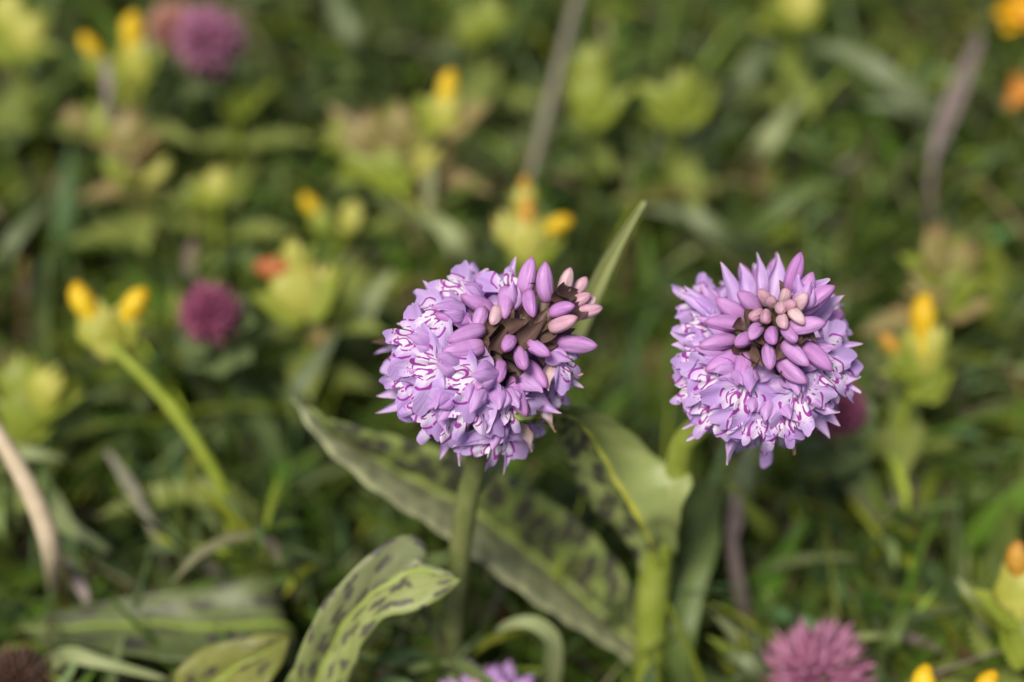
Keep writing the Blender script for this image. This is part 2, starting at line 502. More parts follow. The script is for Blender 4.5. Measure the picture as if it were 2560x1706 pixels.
class Head:
    """flower spike: axis with a radius profile; pieces are set on its surface"""
    def __init__(s, rootobj, c, axis, prof, seed):
        s.root, s.c, s.a, s.prof = rootobj, c, axis.normalized(), prof
        s.q = random.Random(seed); s.flow = []; s.k = 0
    def rad(s, t):
        ts, rs = zip(*s.prof)
        return float(np.interp(t, ts, rs, left=0, right=0))
    def hit(s, px, py, f=1.0):
        d = ray(px, py)
        best = None
        for i in range(900):
            p = CP + d * (0.31 + i * 0.0001)
            v = p - s.c; t = v.dot(s.a); rho = (v - s.a*t).length
            g = rho - s.rad(t / cm / f) * cm * f
            if s.prof[0][0]*f < t/cm < s.prof[-1][0]*f and g < 0: return p
            if t < .9*s.prof[-1][0]*cm and (best is None or g < best[0]): best = (g, p)      # a ray that misses the spike: nearest point abreast of its belly
        return best[1]
    def flower(s, pos, ldir, scale=1.0, face=None, wither=False, lip=True, hood=True, sepals=None):
        q = s.q
        v = pos - s.c; t = v.dot(s.a)
        radial = (v - s.a*t).normalized()
        n = face if face is not None else (radial*0.75 + s.a*0.55)
        n = (n + Vector((q.uniform(-.12, .12), q.uniform(-.12, .12), q.uniform(-.12, .12)))).normalized()
        y = (ldir - n * ldir.dot(n)).normalized()
        x = y.cross(n)
        th = pos - y * (0.38*scale*cm)
        s.flow.append(pos)
        # ovary and spur: from the axis to the throat
        base = s.c + s.a * (t - 0.55*cm) + radial * 0.15*cm
        back = th - n*0.45*cm*scale
        V, F = tube_geo([base, (base + back)/2 + s.a*0.1*cm, back, th - n*0.12*cm - y*0.1*cm], [.0010, .0014, .0015, .0013], 12, 8)
        V2, F2 = tube_geo([th - n*.1*cm, th - n*.5*cm + y*.25*cm, th - n*.85*cm + y*.5*cm], [.0014, .0012, .0006], 8, 8, len(V))
        fl = wpart('flower', s.root, V + V2, F + F2, m_ovary)
        if lip:
            part('lip', fl, LIPS[q.randrange(len(LIPS))], frame(y, n, th - y*.02*cm + n*.03*cm, scale*1.45, scale*1.36, scale*1.3))
        if hood:
            hd = (y*0.72 + n*q.uniform(.35, .6) + x*q.uniform(-.15, .15))
            part('hood', fl, HOODS[q.randrange(5)], frame(hd, n - y*.4, th - y*.44*scale*cm - n*.05*cm, 1.02*scale, .72*scale, 1.0*scale))
        dirs = sepals
        if dirs is None:
            dirs = [(q.uniform(.75, 1.0), q.uniform(-.2, .5), q.uniform(-.5, -.1)), (-q.uniform(.75, 1.0), q.uniform(-.2, .5), q.uniform(-.5, -.1))]
        for (dx, dy, dz) in dirs:
            d = x*dx + y*dy + n*dz
            src = WITHER if wither else SEPALS
            sc = scale*q.uniform(.85, 1.05)
            part('sepal', fl, src[q.randrange(len(src))], frame(d, n + x*dx*.3, th - y*.2*cm*scale - n*.16*cm, sc, sc*q.uniform(.8, 1.05), sc))
        return fl
    def bud(s, pos, length, young=False, base_drop=0.5, dirv=None, fat=1.0, bract=True):
        q = s.q
        v = pos - s.c; t = v.dot(s.a)
        att = s.c + s.a * (t - base_drop*cm)
        d = dirv if dirv is not None else (pos - att)
        d = d.normalized()
        b0 = pos - d * (length*0.5)
        L = length / cm
        me = (YBUDS if young else BUDS)
        z = d.orthogonal()
        z.rotate(Matrix.Rotation(q.uniform(0, 6.28), 3, d))
        wd = fat * (0.26 + 0.55*L)
        b = part('bud', s.root, me[q.randrange(len(me))], frame(d, z, b0, wd, L, wd))
        # short ovary to the axis
        V, F = tube_geo([att - s.a*.2*cm, (att + b0)/2, b0 + d*.04*cm], [.0010, .0012, .0014 * wd], 8, 8)
        wpart('stalk', b, V, F, m_rachis if young else m_ovary)
        if bract:
            radial = (v - s.a*t)
            radial = radial.normalized() if radial.length > 1e-5 else d.orthogonal()
            bd = (d*0.85 + radial*0.3 - s.a*0.15).normalized()
            L2 = length * q.uniform(1.15, 1.5) / cm
            part('bract', s.root, BRACTS[q.randrange(3)], frame(bd, s.a*.8 - radial*.5, b0 - s.a*.12*cm - d*.35*cm + radial*.08*cm, 1.0, L2, 1.0))
    def bract(s, base, tip, width=1.0):
        d = tip - base
        part('bract', s.root, BRACTS[s.q.randrange(3)], frame(d, -CF + s.a*.3, base, width, d.length/cm, width))
    def spike(s, px, py, ln, wither=False):
        tip = at(px, py, (s.c - CP).dot(CF) - 0.003)
        v = tip - s.c
        d = (v - s.a*min(0, v.dot(s.a))*.2).normalized()
        base = tip - d*ln*cm
        fl = min((o for o in s.root.children if o.name.startswith('flower')), key=lambda o: (W[o].translation - s.c - (tip - s.c)*.3).length)
        src = WITHER if wither else SEPALS
        part('sepal', fl, src[s.q.randrange(len(src))], frame(d, TC + s.a*.5 + CR*s.q.uniform(-.6, .6), base, s.q.uniform(.6, .95), ln*s.q.uniform(.9, 1.05), s.q.uniform(.6, 1.1)))
    def fill(s, t0, t1, n, scale=0.95, mind=0.72):
        for k in range(n):
            t = t0 + (t1 - t0) * (k + .5) / n
            ang = k * 2.39996 + 0.7
            e1 = s.a.orthogonal().normalized(); e2 = s.a.cross(e1)
            radial = e1*math.cos(ang) + e2*math.sin(ang)
            pos = s.c + s.a*(t*cm) + radial*(s.rad(t)*cm*.96)
            dm = min((pos - p).length for p in s.flow) if s.flow else 1
            if dm < mind*cm or (dm < 1.15*cm and radial.dot(TC) > .1 and mind > .8): continue
            s.flower(pos, (-s.a*0.75 + radial*.55), scale * s.q.uniform(.88, 1.08))

def L(X, Y): return 920 + X / 2.528, 600 + Y / 2.528
def Rr(X, Y): return 1640 + X / 2.613, 600 + Y / 2.613
TC = -CF

# ------------------------------------------------------------------ the orchid whose spike leans over (left)
base_l = at_z(1120, 1960, 0)
orchid_l = root('spotted_orchid', base_l, 'lilac spotted orchid whose blossom head leans sideways, beside a curled narrow leaf', 'orchid', 'flowering spotted orchids')
cl = at(1214, 893, 0.373)
axl = (CR*.70 + CU*.42 + TC*.58).normalized()
prof_l = [(-2.1, .2), (-1.7, 1.1), (-1.1, 1.75), (-.5, 2.0), (.1, 1.85), (.6, 1.5), (1.0, 1.05), (1.5, .82), (2.0, .62), (2.45, .35), (2.62, .02)]
hl = Head(orchid_l, cl, axl, prof_l, 5)
neck = cl - axl*1.6*cm
stem_pts = [Vector((base_l.x, base_l.y, -.006)), at(1125, 1640, .435), at(1142, 1440, .418), at(1168, 1250, .400), at(1188, 1120, .390), neck, cl]
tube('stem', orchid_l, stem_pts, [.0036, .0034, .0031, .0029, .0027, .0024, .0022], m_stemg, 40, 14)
tube('rachis', orchid_l, [neck, cl, cl + axl*1.4*cm, cl + axl*2.3*cm], [.0026, .0030, .0024, .0009], m_rachis, 20, 10)
# (crop x, crop y, lip direction in the picture, scale, extra)
for X, Y, ang, sc, ex in [
    (340, 800, 185, 1.02, {}), (575, 890, 190, 1.0, {}), (620, 1130, 243, 1.05, {'sepals': [(.75, 1.0, .0), (-.55, 1.0, .2)]}),
    (330, 1050, 205, 1.0, {'sepals': [(.7, .7, .1), (-.9, .35, .1)]}), (395, 500, 205, .92, {}), (520, 320, 165, .92, {}), (900, 265, 85, .85, {}),
    (790, 1330, 265, .95, {'sepals': [(.8, .5, .3), (-.8, .4, .2)]}), (930, 1110, 285, .75, {}), (1010, 1260, 300, .70, {'wither': True}),
    (1270, 800, 340, .75, {'wither': True}), (210, 880, 190, .9, {}), (700, 250, 100, .85, {}), (1220, 960, 325, .8, {'sepals': [(.8, .6, .2), (-.4, 1, .3)]}),
    (230, 620, 170, .9, {}), (420, 1180, 230, .95, {}), (1060, 1010, 300, .8, {'lip': False}), (810, 1130, 262, .85, {'lip': False})]:
    pos = hl.hit(*L(X, Y))
    hl.flower(pos, imgdir(ang) - TC*.15, sc, face=((pos - cl).normalized()*.5 + axl*.35 + TC*.6), **ex)
# buds: crop x, y, length cm, young?, picture direction of the tip (None = radial)
for X, Y, ln, yg, ang, tc in [
    (868, 400, .80, 0, 265, .5), (1022, 405, .70, 0, 275, .7), (620, 600, .92, 0, 200, .5), (600, 690, .95, 0, 190, .3), (886, 662, .62, 0, 250, 1.6),
    (968, 750, .68, 0, 285, 1.2), (1082, 690, .66, 0, 330, .8), (828, 835, .66, 0, 260, 1.2), (735, 890, .7, 0, 235, .8), (1122, 270, .90, 0, 95, .2), (1015, 235, .85, 0, 75, .2),
    (1245, 268, .68, 1, 75, .3), (1332, 292, .52, 1, 50, .2), (1228, 445, .62, 0, 15, .5), (1335, 385, .58, 1, 25, .3), (1385, 448, .68, 1, 18, .2),
    (1235, 530, .70, 1, 20, .5), (1318, 650, .95, 0, 355, .3), (1140, 800, .95, 0, 325, .4), (950, 985, .95, 0, 290, .4), (1390, 395, .42, 1, 35, .2),
    (760, 330, .95, 0, 120, .4), (690, 400, .85, 0, 150, .4), (540, 490, .85, 0, 170, .4), (800, 480, .5, 1, 250, .6), (700, 500, .6, 0, 250, .5), (1060, 850, .8, 0, 310, .5)]:
    pos = hl.hit(*L(X, Y), f=.93)
    hl.bud(pos, ln*cm, bool(yg), .6, imgdir(ang) + TC*tc, 1.0, bract=False)
for X0, Y0, X1, Y1 in [(870, 560, 1030, 500), (960, 640, 1150, 460), (950, 660, 1120, 540), (800, 700, 845, 545), (720, 590, 825, 540), (740, 780, 815, 715),
                       (1060, 560, 1200, 400), (1080, 620, 1260, 500), (1130, 640, 1290, 590), (1010, 330, 1090, 250), (1160, 380, 1330, 315), (900, 860, 960, 800),
                       (1100, 660, 1250, 620), (700, 640, 740, 720), (990, 480, 1060, 400), (1190, 330, 1270, 330), (850, 520, 900, 420), (1240, 520, 1400, 375)]:
    b0 = hl.hit(*L(X0, Y0), f=.72); b1 = hl.hit(*L(X1, Y1), f=.90)
    hl.bract(b0, b1, 1.15)
hl.bract(hl.hit(*L(420, 1150), f=.8), at(*L(322, 1303), .378), .7)
hl.bract(hl.hit(*L(240, 640), f=.8), at(*L(28, 655), .382), .6)
hl.bract(hl.hit(*L(380, 560), f=.8), at(*L(255, 490), .374), .6)
hl.fill(.2, -1.7, 34, 1.0, .95)
for X, Y, ln in [(60, 1010, 1.1), (65, 1112, 1.1), (580, 1475, 1.3), (455, 1396, 1.2), (920, 1462, 1.0), (940, 92, 1.0), (738, 160, .8), (335, 250, 1.1), (98, 590, 1.2), (165, 535, 1.0),
                 (270, 378, .9), (1385, 935, 1.1), (1210, 1148, 1.1), (1060, 172, .8), (160, 870, .9), (280, 1180, .9)]:
    hl.spike(*L(X, Y), ln)
for X, Y, ln in [(1360, 850, .8), (1190, 1195, .7), (1040, 1350, .7)]: hl.spike(*L(X, Y), ln, True)

# ------------------------------------------------------------------ the upright orchid (right)
base_r = at_z(1600, 1985, 0)
orchid_r = root('spotted_orchid', base_r, 'lilac spotted orchid with upright round head on a thick stem wrapped by an arching leaf', 'orchid', 'flowering spotted orchids')
cr = at(1914, 905, 0.374)
axr = (CR*.14 + CU*.47 + TC*.87).normalized()
prof_r = [(-2.1, .2), (-1.6, 1.1), (-1.0, 1.7), (-.3, 1.95), (.2, 1.85), (.7, 1.5), (1.1, 1.2), (1.5, .98), (1.95, .72), (2.3, .42), (2.55, .02)]
hr = Head(orchid_r, cr, axr, prof_r, 9)
neck = cr - axr*1.5*cm
stem_pts = [Vector((base_r.x, base_r.y, -.006)), at(1622, 1680, .447), at(1632, 1480, .434), at(1655, 1330, .423), at(1690, 1200, .413), at(1722, 1090, .402), neck - axr*.3*cm, cr]
tube('stem', orchid_r, stem_pts, [.0042, .0040, .0040, .0044, .0036, .0032, .0028, .0024], m_stemo, 44, 14)
tube('rachis', orchid_r, [neck, cr, cr + axr*1.2*cm, cr + axr*1.95*cm], [.0026, .0032, .0028, .0010], m_rachis, 20, 10)
for X, Y, ang, sc, ex in [
    (560, 1060, 263, .98, {}), (955, 1085, 288, 1.0, {}), (1130, 900, 318, .95, {}), (1190, 590, 5, .9, {'sepals': [(.5, .9, .1), (-.5, .9, .1)]}),
    (330, 960, 222, .95, {}), (255, 570, 178, .95, {}), (340, 1170, 235, .9, {}), (730, 1250, 270, .9, {'sepals': [(.5, 1, .1), (-.8, .5, .1)]}),
    (600, 1210, 262, .9, {'sepals': [(.75, 1.2, .0), (-.5, .8, .1)]}), (240, 780, 188, .85, {'sepals': [(.5, 1, .1), (-.4, 1, .2)]}), (1180, 740, 350, .85, {}),
    (230, 370, 150, .85, {}), (1150, 430, 30, .8, {'sepals': [(.5, 1, .1), (-.5, .9, .3)]}), (520, 250, 112, .8, {'lip': False, 'sepals': [(.4, 1.1, .2), (-.5, 1, .1)]}),
    (720, 190, 92, .8, {'lip': False, 'sepals': [(.35, 1.1, .1), (-.35, 1.1, .2)]}), (1060, 1150, 300, .8, {'lip': False, 'sepals': [(.5, 1, .1), (-.5, .9, .1)]}),
    (860, 1220, 282, .75, {'wither': True}), (1010, 290, 62, .8, {'lip': False, 'sepals': [(.5, 1, .1), (-.5, .9, .3)]}), (1210, 960, 320, .85, {'sepals': [(.7, .7, .1), (-.5, 1, .1)]}),
    (200, 1010, 205, .85, {})]:
    pos = hr.hit(*Rr(X, Y))
    hr.flower(pos, imgdir(ang) - TC*.2, sc, face=((pos - cr).normalized()*.40 + axr*.55 + TC*.4), **ex)
for X, Y, ln, yg, ang, tc in [
    (765, 405, .48, 1, 120, 1.6), (838, 368, .50, 1, 85, 1.2), (880, 432, .46, 1, 30, 1.8), (815, 452, .48, 1, 270, 2.0), (712, 505, .52, 1, 240, 1.5), (650, 490, .55, 1, 200, 1.2),
    (835, 535, .52, 1, 275, 1.6), (925, 505, .60, 1, 310, 1.0), (945, 405, .60, 1, 60, .9), (710, 375, .60, 1, 130, .9), (830, 300, .55, 1, 95, .7), (765, 628, .58, 0, 262, 1.5),
    (872, 622, .58, 0, 300, 1.3), (648, 608, .62, 0, 225, 1.1), (568, 658, .66, 0, 205, 1.0), (738, 765, .72, 0, 268, .8), (552, 850, .92, 0, 255, .6), (912, 748, .88, 0, 310, .6),
    (890, 850, .92, 0, 315, .5), (400, 668, 1.0, 0, 185, .4), (502, 445, .95, 0, 150, .4), (610, 408, .85, 0, 140, .7), (600, 275, .95, 0, 110, .3), (690, 290, .95, 0, 95, .4),
    (905, 215, 1.0, 0, 75, .25), (955, 315, .90, 0, 60, .5), (1050, 395, 1.05, 0, 40, .3), (1100, 520, .98, 0, 20, .4), (985, 560, .9, 0, 10, .6), (1040, 765, .98, 0, 318, .4),
    (440, 800, 1.0, 0, 205, .3), (780, 230, .9, 0, 85, .2), (440, 540, .95, 0, 170, .3)]:
    pos = hr.hit(*Rr(X, Y), f=.93)
    ln *= .86 if yg else .92
    hr.bud(pos, ln*cm, bool(yg), .6, imgdir(ang) + TC*tc, 1.0, bract=False)
for X0, Y0, X1, Y1 in [(740, 360, 722, 300), (850, 350, 852, 300), (890, 380, 908, 325), (960, 460, 995, 400), (670, 420, 655, 340), (620, 520, 560, 480), (930, 640, 1005, 620),
                       (560, 700, 480, 735), (600, 740, 660, 800), (700, 660, 650, 690), (640, 360, 622, 310), (790, 660, 810, 690), (840, 690, 800, 800), (690, 600, 640, 560),
                       (880, 560, 930, 690), (560, 560, 500, 600), (960, 600, 1010, 640), (620, 780, 650, 860), (820, 880, 770, 860)]:
    b0 = hr.hit(*Rr(X0, Y0), f=.78); b1 = hr.hit(*Rr(X1, Y1), f=.92)
    hr.bract(b0, b1, 1.1)
hr.bract(hr.hit(*Rr(180, 950), f=.85), at(*Rr(80, 890), .384), .5)
hr.bract(hr.hit(*Rr(240, 430), f=.85), at(*Rr(132, 405), .378), .6)
hr.fill(.2, -1.7, 34, 1.0, .95)
for X, Y, ln in [(470, 1510, 1.3), (1225, 1232, 1.2), (1332, 1025, 1.1), (1288, 775, .8), (1362, 672, 1.2), (1245, 338, 1.1), (1085, 280, .9), (785, 58, 1.1), (655, 75, 1.0), (530, 145, .9), (415, 143, 1.2),
                 (190, 292, 1.0), (158, 330, .9), (88, 580, 1.0), (80, 690, 1.0), (130, 765, 1.0), (105, 860, 1.0), (145, 1240, 1.1), (185, 1300, 1.1), (660, 1345, 1.0), (1150, 1275, 1.0), (920, 1330, .9)]:
    hr.spike(*Rr(X, Y), ln)
hr.spike(*Rr(900, 1420), .9, True)

# ------------------------------------------------------------------ orchid leaves
m_leaf_long = leaf_material('spotted_leaf_long', (0.20, 0.27, 0.07), (0.28, 0.33, 0.10), .2, .56, 4.0, 24.0, lit_left=True)
m_leaf_up = leaf_material('spotted_leaf_arching', (0.26, 0.32, 0.10), (0.32, 0.36, 0.13), .25, .46, 5.0, 16.0, True, mid=(.5, .5, .03))
m_leaf_fg = leaf_material('spotted_leaf_broad', (0.25, 0.29, 0.09), (0.32, 0.36, 0.13), .2, .38, 6.0, 17.0, dark=(.085, .075, .07), shade_wash=True)
m_leaf_plain = leaf_material('orchid_leaf_plain', (0.27, 0.32, 0.11), (0.36, 0.38, 0.17), .2)
def P3(*pts): return [at(*p) for p in pts]
# long leaf of the upright orchid, reaching behind the other stem
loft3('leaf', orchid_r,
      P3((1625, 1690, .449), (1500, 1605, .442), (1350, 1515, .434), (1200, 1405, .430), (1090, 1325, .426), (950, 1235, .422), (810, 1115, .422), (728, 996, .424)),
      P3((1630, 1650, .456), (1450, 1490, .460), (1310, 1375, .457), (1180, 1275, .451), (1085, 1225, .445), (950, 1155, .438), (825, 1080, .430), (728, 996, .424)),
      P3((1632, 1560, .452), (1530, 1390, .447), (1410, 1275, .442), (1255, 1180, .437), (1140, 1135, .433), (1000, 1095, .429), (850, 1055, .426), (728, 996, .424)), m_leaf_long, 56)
# arching clasping leaf
loft3('leaf', orchid_r,
      P3((1610, 1440, .428), (1560, 1345, .424), (1485, 1275, .420), (1432, 1185, .412), (1405, 1100, .402), (1380, 1062, .389), (1300, 1056, .3600)),
      P3((1650, 1420, .424), (1608, 1320, .411), (1552, 1225, .406), (1495, 1120, .399), (1445, 1055, .390), (1390, 1040, .380), (1300, 1055, .3595)),
      P3((1690, 1390, .424), (1705, 1270, .408), (1732, 1193, .407), (1645, 1145, .411), (1562, 1068, .405), (1450, 1018, .390), (1300, 1053, .3590)), m_leaf_up, 48, bulge=-.0022)
# narrow leaf of the leaning orchid behind its head
ribbon('leaf', orchid_l, [at(1176, 1230, .402), at(1300, 1050, .412), at(1420, 860, .412), at(1492, 712, .404), at(1545, 610, .399), at(1612, 503, .394)],
       [.004, .0065, .006, .0048, .0034, .0010], m_leaf_plain, 36, 3, TC + CR*.3, .45)
# leaf-only orchid with the broad blotched leaf rising in front
ros_base = at_z(560, 1990, 0)
ros = root('orchid_rosette', ros_base, 'flowerless orchid with dark blotched broad leaves, one folded leaf rising tall with bent tip', 'orchid leaves')
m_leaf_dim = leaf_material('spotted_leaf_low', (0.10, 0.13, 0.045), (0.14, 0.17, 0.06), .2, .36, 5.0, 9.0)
m_leaf_yel = leaf_material('leaf_yellowed', (0.17, 0.19, 0.04), (0.23, 0.23, 0.06), .2, .25, 4.0, 6.0)
rb = Vector((ros_base.x, ros_base.y, -.004))
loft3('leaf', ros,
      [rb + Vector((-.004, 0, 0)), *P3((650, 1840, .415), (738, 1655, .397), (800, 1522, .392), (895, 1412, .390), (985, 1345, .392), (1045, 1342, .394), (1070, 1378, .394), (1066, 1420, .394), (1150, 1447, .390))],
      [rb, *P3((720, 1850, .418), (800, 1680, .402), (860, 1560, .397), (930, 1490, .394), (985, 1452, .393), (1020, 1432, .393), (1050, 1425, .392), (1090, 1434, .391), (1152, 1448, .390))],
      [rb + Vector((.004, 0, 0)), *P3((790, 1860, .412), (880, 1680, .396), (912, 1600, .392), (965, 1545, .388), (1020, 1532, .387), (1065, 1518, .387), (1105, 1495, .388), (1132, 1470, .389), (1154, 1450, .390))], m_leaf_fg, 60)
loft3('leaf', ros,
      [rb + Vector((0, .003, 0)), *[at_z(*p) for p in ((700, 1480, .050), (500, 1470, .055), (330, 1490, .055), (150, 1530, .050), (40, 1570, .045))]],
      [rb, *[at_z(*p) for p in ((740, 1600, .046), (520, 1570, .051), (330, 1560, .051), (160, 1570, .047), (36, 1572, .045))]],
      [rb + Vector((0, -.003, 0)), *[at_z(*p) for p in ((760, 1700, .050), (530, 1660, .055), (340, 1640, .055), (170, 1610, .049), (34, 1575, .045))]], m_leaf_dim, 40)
loft3('leaf', ros,
      [rb + Vector((.002, .002, 0)), *[at_z(*p) for p in ((440, 1740, .060), (480, 1640, .070), (600, 1590, .074), (720, 1585, .072))]],
      [rb, *[at_z(*p) for p in ((520, 1760, .056), (560, 1690, .066), (650, 1640, .070), (722, 1590, .072))]],
      [rb + Vector((-.002, -.002, 0)), *[at_z(*p) for p in ((640, 1770, .060), (660, 1730, .070), (700, 1670, .072), (726, 1592, .072))]], m_leaf_yel, 36)
# third orchid, its head only just reaching into view
base_3 = at_z(1180, 2250, 0)
orchid_3 = root('spotted_orchid', base_3, 'pale lilac orchid head peeping up low below the curled leaf', 'orchid', 'flowering spotted orchids')
c3 = at(1215, 1862, .424)
h3 = Head(orchid_3, c3, Vector((.05, -.1, 1)), prof_r, 21)
tube('stem', orchid_3, [Vector((base_3.x, base_3.y, -.006)), (base_3 + c3)/2 + Vector((.004, 0, 0)), c3], [.0035, .003, .0024], m_stemo, 24, 10)
h3.fill(.9, -1.6, 44, .95, .5)
for k in range(14):
    t = .9 + k*.09; a = k*2.4; e1 = h3.a.orthogonal().normalized(); e2 = h3.a.cross(e1)
    h3.bud(c3 + h3.a*t*cm + (e1*math.cos(a) + e2*math.sin(a))*h3.rad(t)*.8*cm, .7*cm, k > 8, .6)

# ------------------------------------------------------------------ yellow rattle
m_calyx = petal_material('rattle_calyx', (0.34, 0.36, 0.04), (0.52, 0.50, 0.11), (0.50, 0.46, 0.11))
m_calyxg = petal_material('rattle_calyx_green', (0.19, 0.25, 0.025), (0.28, 0.33, 0.045), (0.28, 0.28, 0.06))
m_calyxb = petal_material('rattle_calyx_ripe', (0.23, 0.21, 0.06), (0.32, 0.26, 0.09), (0.24, 0.12, 0.07))
m_cor = petal_material('rattle_corolla', (0.72, 0.44, 0.012), (0.86, 0.62, 0.03), (0.66, 0.38, 0.01))
m_coro = petal_material('rattle_corolla_old', (0.58, 0.30, 0.04), (0.64, 0.37, 0.06), (0.45, 0.18, 0.04))
m_rstem = simple_material('rattle_stem', (0.26, 0.34, 0.03), (0.34, 0.40, 0.05), 200)
m_rstemr = simple_material('rattle_stem_reddish', (0.26, 0.17, 0.12), (0.30, 0.24, 0.12), 200)
m_rleaf = leaf_material('rattle_leaf', (0.20, 0.26, 0.06), (0.30, 0.32, 0.08), .3)
m_rleafr = leaf_material('rattle_leaf_reddish', (0.30, 0.20, 0.11), (0.34, 0.28, 0.10), .3)
def calyx_mesh(seed, mat):
    q = random.Random(seed); seg, n = 28, 14
    V, U = [], []
    for j in range(n):
        t = j/(n - 1)
        pr = math.sin(math.pi*(0.06 + 0.80*t))**.75
        for i in range(seg):
            a = 2*math.pi*i/seg
            tooth = (0.12*max(0, math.cos(4*a))) * (t > .8) * (t - .8)/.2
            rib = 1 + .03*math.cos(12*a)
            V.append((math.cos(a)*pr*.56*rib*(1 + .10*math.sin(7*t + a + seed))*cm, (t*1.25 + tooth*2.2)*cm, math.sin(a)*pr*.22*rib*cm)); U.append((i/seg, t))
    F = grid_faces(seg, n, 0, True); F.append(tuple(reversed(range(seg))))
    return mesh('calyx', V, F, mat, U)
def corolla_mesh(mat):
    V, F = tube_geo([Vector((0, -.5, 0))*cm, Vector((0, 0, 0))*cm, Vector((0, .36, .02))*cm, Vector((.03, .66, .03))*cm, Vector((.09, .86, .02))*cm, Vector((.20, .97, -.02))*cm],
                    [.0012, .0017, .0025, .0034, .0031, .0013], 22, 14)
    U = [((i % 14)/14, (i//14)/21) for i in range(len(V))]
    # lower lip
    o = len(V)
    for j in range(7):
        t = j/6
        for i in range(5):
            s = i/2 - 1
            V.append(Vector(((.12 + .26*t)*cm, (.55 + .22*t - .2*t*t)*cm, s*(.20 + .14*math.sin(math.pi*t))*cm*(1 - .5*t*t)))); U.append(((s + 1)/2, t))
    F += grid_faces(5, 7, o)
    return mesh('corolla', V, F, mat, U)
def toothed_leaf_mesh(mat, nm='leaf'):
    n = 25; V, U = [], []
    for j in range(n):
        t = j/(n - 1)
        w = .34*math.sin(math.pi*(.1 + .9*t)**.7)**.8*(1 - .4*t) + .02
        w *= 1 + (.28 if j % 2 else -.10)*(0.05 < t < .95)
        for s in (-1, -.5, 0, .5, 1):
            V.append((s*w*cm, t*cm, (.28*abs(s)*w - .30*t*t)*cm)); U.append(((s + 1)/2, t))
    return mesh(nm, V, grid_faces(5, n), mat, U)
CAL = {k: [calyx_mesh(i, m) for i in range(2)] for k, m in (('y', m_calyx), ('g', m_calyxg), ('b', m_calyxb))}
m_corr = petal_material('rattle_corolla_rust', (0.46, 0.13, 0.04), (0.52, 0.18, 0.06), (0.35, 0.10, 0.04))
COR = {'y': corolla_mesh(m_cor), 'r': corolla_mesh(m_corr), 'o': corolla_mesh(m_coro)}
TL = {'g': toothed_leaf_mesh(m_rleaf), 'r': toothed_leaf_mesh(m_rleafr), 'y': toothed_leaf_mesh(m_calyxg, 'bract')}
def rattle(label, flowers, path=None, leaves=3, bracts=True, red=False, rootoff=(0, 0), stem_r=.0014, bscale=1.4):
    """flowers: (calyx px, py, z, picture angle of its mouth, size, calyx kind, corolla kind or None, corolla picture angle)"""
    q = random.Random(len(label)*13 + int(flowers[0][0]))
    C = [at_z(f[0], f[1], f[2]) for f in flowers]
    top = max(C, key=lambda p: p.z); avg = sum(C, Vector())/len(C)
    if path: stem = [at_z(*p) for p in path]; b = Vector((stem[0].x, stem[0].y, 0))
    else:
        b = Vector((avg.x + rootoff[0], avg.y + rootoff[1], 0)); stem = [b + (avg - b)*.5 + Vector((q.uniform(-.004, .004), q.uniform(-.004, .004), 0))]
    r = root('yellow_rattle', b, label, 'wildflower', 'yellow rattle plants in the meadow')
    end = top - CU*.2*cm
    pts = [Vector((b.x, b.y, -.006))] + stem + [end]
    V, F = tube_geo(pts, [stem_r*1.15, stem_r, stem_r*.8], 24, 8)
    for c in C:
        V2, F2 = tube_geo([pts[-2].lerp(end, .6), (pts[-2].lerp(end, .8) + c)/2 - Vector((0, 0, .002)), c], [.0010, .0009, .0008], 8, 6, len(V))
        V += V2; F += F2
    wpart('stem', r, V, F, m_rstemr if red else m_rstem)
    for f, c in zip(flowers, C):
        d = (imgdir(f[3]) + TC*q.uniform(-.1, .35)).normalized()
        n = (TC + CR*q.uniform(-.5, .5) + CU*.2)
        sc = f[4]*.86
        M = frame(d, n, c - d*.6*cm*sc, sc, sc, sc)
        k = part('calyx', r, CAL[f[5]][q.randrange(2)], M)
        if f[6]:
            dc = (imgdir(f[7]) + TC*q.uniform(.0, .3)).normalized()
            cs = sc*(1.0 if f[6] == 'y' else .8)
            part('corolla', k, COR[f[6]], frame(dc, n, c + d*.45*cm*sc, cs, cs, cs))
        if bracts:
            for sgn in (-1, 1):
                bd = (d*.8 + d.cross(TC)*sgn*q.uniform(.3, .9) + TC*q.uniform(-.5, .2))
                part('bract', r, TL['r' if (red and q.random() < .5) else 'y'], frame(bd, TC + CU*.5, c - d*.65*cm*sc, sc*bscale*.8, sc*bscale, sc*bscale))
    for k in range(leaves):
        t = (k + 1)/(leaves + 1)
        p = pts[1].lerp(pts[-2], t) if len(pts) > 3 else Vector(pts[0]).lerp(end, .35 + .5*t)
        for sgn in (-1, 1):
            a = k*1.57 + q.uniform(-.4, .4)
            d = Vector((math.cos(a)*sgn, math.sin(a)*sgn, q.uniform(.1, .5)))
            part('leaf', r, TL['r' if (red and q.random() < .4) else 'g'], frame(d, Vector((0, 0, 1)) - d*.3, p, q.uniform(1.2, 1.8), q.uniform(1.8, 2.8), 2.0))
    return r
rattle('yellow rattle with two hooked yellow blooms like horns on a long slanting stem',
       [(250, 830, .090, 116, 1.15, 'y', 'y', 122), (300, 835, .088, 66, 1.1, 'y', 'y', 62), (272, 850, .089, 92, 1.1, 'y', None, 0)],
       [(640, 1560, .0), (590, 1360, .035), (560, 1230, .055), (480, 1090, .070), (385, 970, .080), (300, 885, .087)], 1, False, stem_r=.0017)
rattle('yellow rattle with big lime calyx and one withered orange bloom, beside a red clover',
       [(745, 725, .078, 105, 1.5, 'y', 'r', 178), (800, 740, .074, 70, 1.25, 'y', None, 0), (800, 805, .066, 280, 1.0, 'b', None, 0), (735, 650, .082, 100, .8, 'y', None, 0)], leaves=3)
